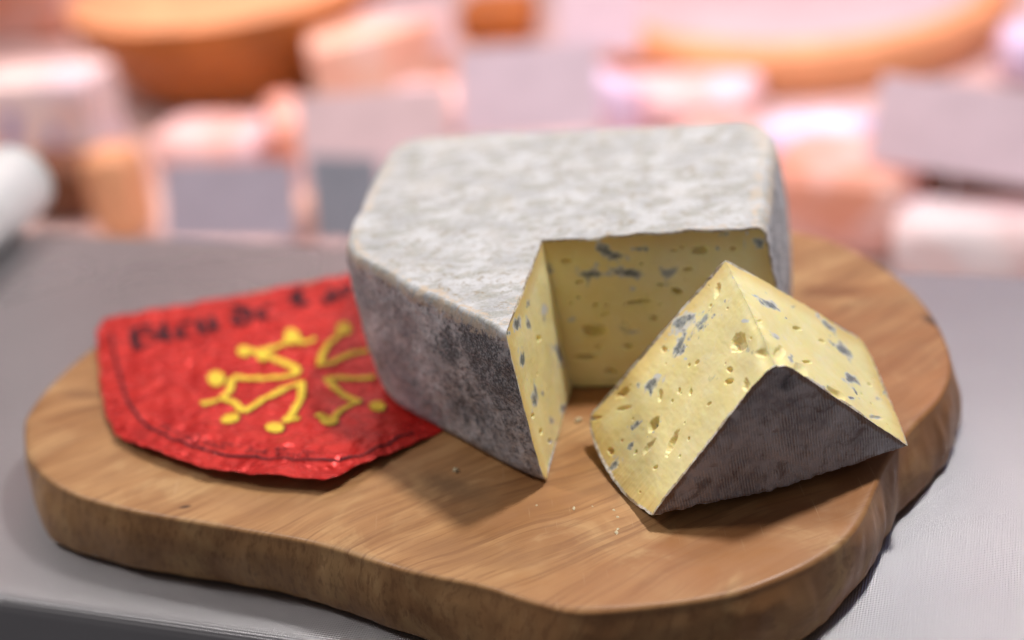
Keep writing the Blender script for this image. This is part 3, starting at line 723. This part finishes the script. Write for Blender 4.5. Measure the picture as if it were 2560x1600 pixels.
    bl.stroke([(205, 500), (215, 590), (235, 690), (290, 890), (350, 1000), (450, 1110), (600, 1195), (850, 1282), (1100, 1322), (1400, 1337), (1650, 1325), (1800, 1270), (2100, 1100)], .0013)
    bl.build('border_line', black)
    # lettering in blackletter strokes, upright along the top of the label
    o0 = g(350, 600); o1 = g(1720, 258); ux = (o1 - o0) / np.linalg.norm(o1 - o0); uy = np.array([-ux[1], ux[0]])
    if uy[1] < 0: uy = -uy
    xh = .0158
    GL = {'B': (1.0, [[(.1, 0), (.1, 1.5)], [(.1, 1.45), (.6, 1.5), (.65, 1.15), (.2, .85)], [(.2, .8), (.85, .75), (.9, .25), (.5, -.02), (.0, .0)]]),
          'l': (.42, [[(.1, 1.5), (.1, .15), (.3, 0)]]), 'e': (.72, [[(.1, .85), (.1, .2), (.35, 0), (.6, .15)], [(.1, .85), (.35, 1.0), (.55, .8), (.15, .5)]]),
          'u': (.78, [[(.1, 1), (.1, .2), (.3, 0), (.55, .2)], [(.55, 1), (.55, .15), (.7, 0)]]), 'd': (.78, [[(.55, .8), (.1, .85), (.1, .2), (.35, 0), (.55, .2)], [(.1, 1.5), (.55, 1.0), (.55, .15), (.4, 0)]]),
          'T': (1.0, [[(.0, 1.3), (.3, 1.5), (.6, 1.35), (.9, 1.5)], [(.5, 1.4), (.35, .7), (.4, .15), (.7, .05)], [(.15, 1.1), (.1, .5)]]),
          'a': (.75, [[(.12, .85), (.4, 1.0), (.5, .8), (.5, .15), (.68, 0)], [(.5, .55), (.15, .4), (.12, .1), (.35, 0), (.5, .2)]]), 'r': (.6, [[(.1, 1), (.1, 0)], [(.1, .8), (.35, 1.0), (.5, .85)]]), 'n': (.78, [[(.1, 1), (.1, 0)], [(.1, .8), (.4, 1.0), (.55, .8), (.55, .15), (.7, 0)]])}
    tx = Ink(); tx.base = .00045
    nibv = (ux * cos(radians(35)) + uy * sin(radians(35)))
    def word(wd, start):
        x = float((g(*start) - o0) @ ux); y0 = float((g(*start) - o0) @ uy)
        for ch in wd:
            adv, st = GL[ch]
            for s in st: tx.nib([o0 + ux * (x + a * xh) + uy * (y0 + b * xh) for a, b in s], .0054, nibv)
            x += adv * xh * 1.14
    word('Bleu', (345, 600)); word('de', (985, 445)); word('Tarn', (1350, 335))
    tx.build('lettering', black, 'black gothic lettering')
    sp = Ink(); sp.base = .0004; rr = random.Random(4)
    for row in range(2):
        path = catmull(np.array([(520, 1085 + 34 * row), (700, 1165 + 34 * row), (900, 1222 + 30 * row), (1200, 1268 + 26 * row), (1500, 1285 + 22 * row)], float), 30)
        k = 0
        while k < len(path) - 3:
            n_ = rr.choice((1, 2, 2, 3))
            if rr.random() < .62: sp.stroke([tuple(path[k]), tuple(path[min(k + n_, len(path) - 1)])], .0011)
            k += n_ + 1
    sp.build('small_print', black)
label()

# ------------------------------------------------------------------ crumbs
def crumbs():
    m1 = mat_plain('crumb_paste', (.62, .52, .33), .7, .15, 300, .4)
    rr = random.Random(11)
    L = [(1140, 1178, .0020, 'pale cheese crumb on the board below the dark corner of the block'), (1446, 1053, .0022, 'pale cheese crumb on the board in the gap beside the wedge'),
         (1480, 1262, .0013, None), (1520, 1318, .0022, None), (1535, 1302, .0016, None), (1555, 1288, .0020, None), (1530, 1332, .0020, None), (1395, 1262, .0014, None), (1376, 1256, .0012, None)]
    for px, py, r, lb in L:
        r *= .85 if lb else rr.uniform(.35, .75)
        if not lb: px += rr.uniform(-40, 40); py += rr.uniform(-14, 14)
        bm = bmesh.new(); bmesh.ops.create_icosphere(bm, subdivisions=2, radius=r)
        sx, sy = rr.uniform(.7, 1.5), rr.uniform(.5, 1.0)
        for v in bm.verts:
            n = 1 + .5 * float(perlin(np.array(v.co) / r * 1.1 + px)); v.co = Vector((v.co.x * sx * n, v.co.y * sy * n, v.co.z * (.55 if lb else .28) * n))
        me = bpy.data.meshes.new('cheese_crumb'); bm.to_mesh(me); bm.free(); me.materials.append(m1)
        zmin = min(v.co.z for v in me.vertices)
        o = bpy.data.objects.new('cheese_crumb', me); P = at(px, py, BT); o.location = (P[0], P[1], BT - zmin - .0002); o.rotation_euler.z = rr.uniform(0, 6)
        link(o); tag(o, lb or 'tiny flattened cheese crumb on the board in front of the wedge', 'crumb', None if lb else 'tiny crumbs in front of the wedge')
crumbs()

# ------------------------------------------------------------------ cheeses and price cards in the display behind
def S(P): return depth(P) / FPX
def lathe(name, P, prof, mat, lab, cat, n=96, group=None):
    a = np.linspace(0, 2 * pi, n, endpoint=False)
    V = np.array([[r * cos(t), r * sin(t), z] for t in a for r, z in prof])
    V[:, :2] *= (1 + .012 * fbm(V, 12, 2))[:, None]
    o = mesh_obj(name, V, grid_faces(n, len(prof), wrap=True), mat, origin=None); o.location = P
    tag(o, lab, cat, group); return o
def rbox(name, P, size, rz, mat, lab=None, cat=None, bev=.006, rx=0.0, ry=0.0, parent=None, noise=.0, group=None):
    bm = bmesh.new(); bmesh.ops.create_cube(bm, size=1)
    for v in bm.verts: v.co = Vector((v.co.x * size[0], v.co.y * size[1], (v.co.z + .5) * size[2]))
    bmesh.ops.bevel(bm, geom=bm.edges[:], offset=min(bev, min(size) * .45), segments=3, affect='EDGES', profile=.6)
    if noise:
        bmesh.ops.subdivide_edges(bm, edges=bm.edges[:], cuts=3, use_grid_fill=True)
        bm.normal_update(); nz = fbm(np.array([v.co[:] for v in bm.verts]), 17, 2, off=P[0] * 31)
        for v, k in zip(bm.verts, nz):
            if v.co.z > .002: v.co += v.normal * noise * float(k)
    me = bpy.data.meshes.new(name); bm.to_mesh(me); bm.free(); me.materials.append(mat)
    for p in me.polygons: p.use_smooth = noise > 0
    o = bpy.data.objects.new(name, me); o.location = P; o.rotation_euler = (rx, ry, rz); link(o, parent)
    if lab: tag(o, lab, cat, group)
    return o
def wedge_cheese(name, P, r, h, ang, rz, mat, lab):
    n = 16; a = np.linspace(0, ang, n); V = [(0, 0, 0), (0, 0, h)]
    for t in a: V += [(r * cos(t), r * sin(t), 0), (r * cos(t), r * sin(t), h)]
    F = []
    for k in range(n - 1):
        b = 2 + 2 * k; F += [[b, b + 2, b + 3, b + 1], [0, b + 2, b], [1, b + 1, b + 3]]
    F += [[0, 2, 3, 1], [0, 1, 2 * n + 1, 2 * n]]
    o = mesh_obj(name, V, F, mat, smooth=False); o.location = P; o.rotation_euler.z = rz
    md = o.modifiers.new('bevel', 'BEVEL'); md.width = .004; md.segments = 3
    tag(o, lab, 'cheese'); return o
def mat_wrap(name, a, b, c2, rough=.45, scale=7, crinkle=.4, coat=.12):
    t = NT(name); c = t.obj(); n = t.noise(c, scale, 3, .55, .8); n2 = t.noise(t.mapping(c, loc=(4, 2, 7)), scale * 1.7, 3, .55, .6); n3 = t.noise(c, 40, 3, .5, 1.0)
    col = t.mix(t.rng(n, .42, .58), a, b); col = t.mix(t.rng(n2, .52, .64), col, c2)
    t.p(Base_Color=col, Roughness=rough, Normal=t.bump(t.math('ADD', n, n3), crinkle, .006), Coat_Weight=coat, Coat_Roughness=.15)
    return t.m
M_CARD = mat_plain('card_grey', (.66, .58, .66), .6, .05, 20, .02)
M_STEEL = mat_plain('card_stand', (.5, .5, .52), .3, .05, 40, .02, metal=1.0)
def card(px0, py0, px1, py1, z, lab, lean=12, mat=None, dz=0.0):
    """price card standing on a small wire foot; bottom edge between two photograph points at height z"""
    A = at(px0, py0, z); B = at(px1, py1, z)
    wdt = np.linalg.norm(B - A); c = (A + B) / 2; rz = math.atan2(B[1] - A[1], B[0] - A[0])
    h = dz
    root = empty('price_card', (c[0], c[1], ZS)); root.rotation_euler.z = rz
    tag(root, lab, 'price card', 'blurred price cards in the display')
    up = z - ZS
    o = rbox('card_panel', (0, 0, up), (wdt, .0016, h), 0, mat or M_CARD, bev=.0006, rx=radians(-lean * 2), parent=root)
    rbox('stand_foot', (0, .008, 0), (.03, .03, .003), 0, M_STEEL, bev=.001, parent=root)
    rbox('stand_pin', (0, .004, .003), (.004, .003, max(up, .004) + .01), 0, M_STEEL, bev=.001, parent=root)
    return root
def display():
    K = (CAM_H - ZS) / .495
    ZC = lambda z: ZS + (z + .075) * K
    orange = mat_plain('brown_orange_rind', (.56, .185, .035), .45, .25, 14, .2)
    peach = mat_plain('peach_cheese', (.80, .42, .22), .5, .1, 14, .1)
    cream = mat_wrap('cream_cheese', (.88, .66, .52), (.85, .50, .36), (.88, .76, .74), .5, 6, .2, .1)
    pinkw = mat_wrap('pale_pink_wrap', (.84, .62, .62), (.80, .48, .42), (.78, .70, .86))
    lav = mat_wrap('clear_lavender_wrap', (.72, .68, .95), (.80, .56, .66), (.86, .80, .95), .4, 8, .5, .25)
    brown = mat_plain('dark_brown_rind', (.16, .055, .018), .5, .25, 18, .2)
    salmon = mat_wrap('salmon_pink_cheese', (.86, .46, .38), (.84, .60, .56), (.80, .34, .22), .45, 6, .2, .1)
    white = mat_wrap('white_paper', (.84, .76, .76), (.82, .62, .60), (.78, .72, .82), .5, 7, .4, .1)
    blue = mat_plain('blue_print', (.38, .40, .66), .5, .1, 20, .05)
    grey = mat_plain('white_grey_tube', (.80, .80, .78), .4, .05, 20, .05)
    # big brown-sided wheel, left
    R_, h = .185 * K, .115 * K; P = at(515, 66, ZS + h)
    root = empty('round_cheese', (P[0], P[1] + R_, ZS)); tag(root, 'big cheese wheel with brown-orange sides and peach top, upper left', 'cheese')
    prof = [(R_ * .60, 0), (R_ * .72, h * .18), (R_ * .88, h * .55), (R_ * .985, h - .025), (R_ * .97, h - .004)]
    a = np.linspace(0, 2 * pi, 96, endpoint=False)
    o = mesh_obj('side_rind', np.array([[r * cos(t), r * sin(t), z] for t in a for r, z in prof]), grid_faces(96, 5, wrap=True), orange, None, origin=None); o.parent = root
    prof = [(R_ * .97, h - .004), (R_ * .94, h), (R_ * .5, h + .001), (.001, h + .001)]
    o = mesh_obj('top_rind', np.array([[r * cos(t), r * sin(t), z] for t in a for r, z in prof]), grid_faces(96, 4, wrap=True), peach, None, origin=None); o.parent = root
    # pale wheel, upper right
    P = at(2130, 240, ZS); R_, h = .225 * K, .05 * K
    root = empty('round_cheese', (P[0], P[1] + R_, ZS)); tag(root, 'wide cheese wheel with pale pink top and orange rim, upper right', 'cheese')
    prof = [(R_ * .95, 0), (R_, .012), (R_, h - .012), (R_ * .97, h - .002), (R_ * .86, h)]
    o = mesh_obj('side_rind', np.array([[r * cos(t), r * sin(t), z] for t in a for r, z in prof]), grid_faces(96, 5, wrap=True), mat_plain('orange_rim', (.85, .42, .20), .5, .1, 14, .1), None, origin=None); o.parent = root
    prof = [(R_ * .86, h), (R_ * .80, h + .003), (R_ * .4, h + .004), (.001, h + .004)]
    o = mesh_obj('top_rind', np.array([[r * cos(t), r * sin(t), z] for t in a for r, z in prof]), grid_faces(96, 4, wrap=True), mat_plain('pale_top', (.74, .50, .53), .45, .06, 10, .1), None, origin=None); o.parent = root
    # white wrapped pack with blue print, left
    P = at(150, 455, ZS); pk = empty('wrapped_cheese', (P[0], P[1] + .03 * K, ZS)); pk.rotation_euler.z = radians(-14)
    tag(pk, 'white paper-wrapped cheese with blue print at the left edge', 'cheese')
    rbox('wrapper', (0, 0, 0), (.125 * K, .07 * K, .105 * K), 0, white, bev=.012, parent=pk, noise=.003)
    for x_, w_, h_ in ((-.035, .018, .05), (.012, .014, .03)):
        rbox('print_patch', (x_ * K, -.0352 * K, .03 * K), (w_ * K, .0016, h_ * K), 0, blue, bev=.0004, ry=radians(18), parent=pk)
    P = at(55, 470, ZS); rbox('cheese_piece', (P[0] - .03 * K, P[1] - .01 * K, ZS), (.10 * K, .05 * K, .03 * K), radians(-14), peach, 'peach slab of cheese at the far left below the white wrapped cheese', 'cheese', .006 * 2 * K, noise=.002 * K)
    # pale tube lying at the left edge of the counter
    RR = .030; A = at(45, 455, RR); B = at(-240, 690, RR); ax = Vector(B - A); L_ = ax.length
    V = []
    for s_ in np.linspace(0, 1, 12):
        for t in np.linspace(0, 2 * pi, 40, endpoint=False): V.append((RR * cos(t), s_ * L_, RR * sin(t)))
    Fc = []
    for k in range(11):
        for t in range(40): Fc.append([k * 40 + t, k * 40 + (t + 1) % 40, (k + 1) * 40 + (t + 1) % 40, (k + 1) * 40 + t])
    Fc += [list(range(40)), list(range(11 * 40, 12 * 40))]
    o = mesh_obj('paper_roll', V, Fc, grey); o.location = (A[0], A[1], RR + .0005); o.rotation_euler = (0, 0, math.atan2(ax.y, ax.x) - pi / 2); tag(o, 'pale grey paper roll lying on the counter at the left edge', 'paper roll')
    # pieces just behind the counter
    P = at(165, 565, ZS); rbox('cheese_piece', (P[0], P[1] + .03 * K, ZS), (.07 * K, .06 * K, .060 * K), radians(-20), brown, 'dark brown rind cheese behind the pale paper roll', 'cheese', .01 * 2 * K, noise=.003 * K)
    P = at(318, 610, ZS); rbox('cheese_piece', (P[0], P[1] + .02 * K, ZS), (.048 * K, .05 * K, .085 * K), radians(-30), peach, 'upright peach cheese piece beside the left grey price card', 'cheese', .012 * 2 * K, noise=.003 * K)
    P = at(560, 430, ZS); rbox('cheese_piece', (P[0], P[1], ZS), (.12 * K, .08 * K, .05 * K), radians(-18), pinkw, 'pale pink cheese behind the left grey price card', 'cheese', .012 * 2 * K, noise=.003 * K)
    P = at(745, 480, ZS); rbox('cheese_piece', (P[0], P[1] + .02 * K, ZS), (.035 * K, .11 * K, .075 * K), radians(10), salmon, 'narrow orange cheese slice between the two front price cards', 'cheese', .006 * 2 * K, noise=.002 * K)
    P = at(755, 600, ZS); rbox('cheese_piece', (P[0], P[1] + .02 * K, ZS), (.04 * K, .05 * K, .035 * K), radians(-15), cream, 'small cream cheese between the two front price cards', 'cheese', .008 * 2 * K, noise=.002 * K)
    P = at(830, 330, ZS); wedge_cheese('cheese_piece', (P[0] - .01 * K, P[1] + .0 * K, ZS), .16 * K, .085 * K, radians(70), radians(25), cream, 'cream cheese wedge right of the big brown-sided wheel')
    P = at(1050, 235, ZS); rbox('cheese_piece', (P[0], P[1] + .03 * K, ZS), (.06 * K, .05 * K, .03 * K), radians(-25), orange, 'small brown cheese between the upper price cards', 'cheese', .01 * 2 * K, noise=.003 * K)
    P = at(1255, 110, ZS); rbox('cheese_piece', (P[0], P[1] + .03 * K, ZS), (.09 * K, .07 * K, .05 * K), radians(-15), orange, 'brown cheese at the top edge left of the pale wheel', 'cheese', .01 * 2 * K, noise=.003 * K)
    P = at(1130, 330, ZS); rbox('cheese_piece', (P[0], P[1] + .02 * K, ZS), (.13 * K, .08 * K, .04 * K), radians(-15), pinkw, 'pink wrapped cheese behind the left corner of the block', 'cheese', .01 * 2 * K, noise=.003 * K)
    P = at(1500, 320, ZS); rbox('wrapped_cheese', (P[0], P[1] + .02 * K, ZS), (.03 * K, .16 * K, .055 * K), radians(24), lav, 'narrow shiny lavender-wrapped cheese behind the block', 'cheese', .01 * 2 * K, noise=.002 * K)
    P = at(1720, 330, ZS); rbox('wrapped_cheese', (P[0], P[1] + .04 * K, ZS), (.15 * K, .09 * K, .035 * K), radians(-20), pinkw, 'flat pink wrapped cheese in front of the pale wheel', 'cheese', .01 * 2 * K, noise=.004 * K)
    P = at(1830, 420, ZS); rbox('cheese_piece', (P[0], P[1] + .02 * K, ZS), (.10 * K, .08 * K, .03 * K), radians(-28), salmon, 'flat salmon-pink cheese just behind the block', 'cheese', .01 * 2 * K, noise=.003 * K)
    P = at(2060, 470, ZS); rbox('wrapped_cheese', (P[0], P[1] + .02 * K, ZS), (.10 * K, .07 * K, .055 * K), radians(-24), lav, 'lavender-wrapped cheese left of the right price card', 'cheese', .012 * 2 * K, noise=.004 * K)
    P = at(2110, 640, ZS); rbox('cheese_piece', (P[0] + .01 * K, P[1] + .03 * K, ZS), (.11 * K, .10 * K, .075 * K), radians(-24), salmon, 'large salmon-pink cheese behind the right end of the board', 'cheese', .014 * 2 * K, noise=.004 * K)
    P = at(2300, 590, ZS); rbox('cheese_piece', (P[0], P[1] + .05 * K, ZS), (.04 * K, .06 * K, .085 * K), radians(-20), orange, 'brown rind cheese between the pink cheese and the white pack', 'cheese', .01 * 2 * K, noise=.003 * K)
    P = at(2480, 520, ZS); rbox('cheese_piece', (P[0] + .01 * K, P[1] + .03 * K, ZS), (.12 * K, .06 * K, .06 * K), radians(-20), brown, 'dark brown rind cheese under the right price card', 'cheese', .01 * 2 * K, noise=.003 * K)
    P = at(2440, 740, ZS); rbox('wrapped_cheese', (P[0] + .015 * K, P[1] + .03 * K, ZS), (.13 * K, .07 * K, .052 * K), radians(-20), white, 'white paper-wrapped cheese at the right end of the counter', 'cheese', .014 * 2 * K, noise=.005 * K)
    P = at(2550, 210, ZS); rbox('wrapped_cheese', (P[0] + .02 * K, P[1] + .02 * K, ZS), (.07 * K, .07 * K, .05 * K), radians(-20), lav, 'lavender-wrapped cheese at the upper right edge', 'cheese', .01 * 2 * K, noise=.003 * K)
    P = at(60, 110, ZS); rbox('cheese_piece', (P[0], P[1] + .05 * K, ZS), (.16 * K, .10 * K, .09 * K), radians(-20), salmon, 'pink cheese in the top left corner behind the big wheel', 'cheese', .01 * 2 * K, noise=.003 * K)
    # price cards
    card(415, 600, 745, 600, ZC(-.035), 'grey price card standing front left, behind the red label', 11, mat_plain('card_dark_grey', (.50, .47, .56), .6, .05, 20, .02), dz=.062 * K)
    card(790, 600, 960, 610, ZC(-.035), 'blue-grey price card half hidden by the left corner of the block', 5, mat_plain('card_blue_grey', (.34, .385, .45), .6, .05, 20, .02), dz=.068 * K)
    card(755, 480, 1130, 455, ZC(-.015), 'large pinkish price card left of the block', 14, mat_plain('card_pink', (.80, .62, .64), .6, .05, 20, .02), dz=.078 * K)
    card(1150, 345, 1500, 325, ZC(-.01), 'pinkish-grey price card behind the top of the block', 14, dz=.075 * K)
    card(900, 135, 1130, 125, ZC(-.02), 'pale mauve price card near the top edge left of centre', 14, dz=.05 * K)
    card(1390, 135, 1600, 130, ZC(-.02), 'mauve price card at the top edge beside the pale wheel', 14, dz=.08 * K)
    card(2165, 400, 2600, 470, ZC(0.0), 'large mauve price card at the right, in front of the pale wheel', 12, mat_plain('card_mauve', (.76, .62, .69), .6, .05, 20, .02), dz=.064 * K)
display()
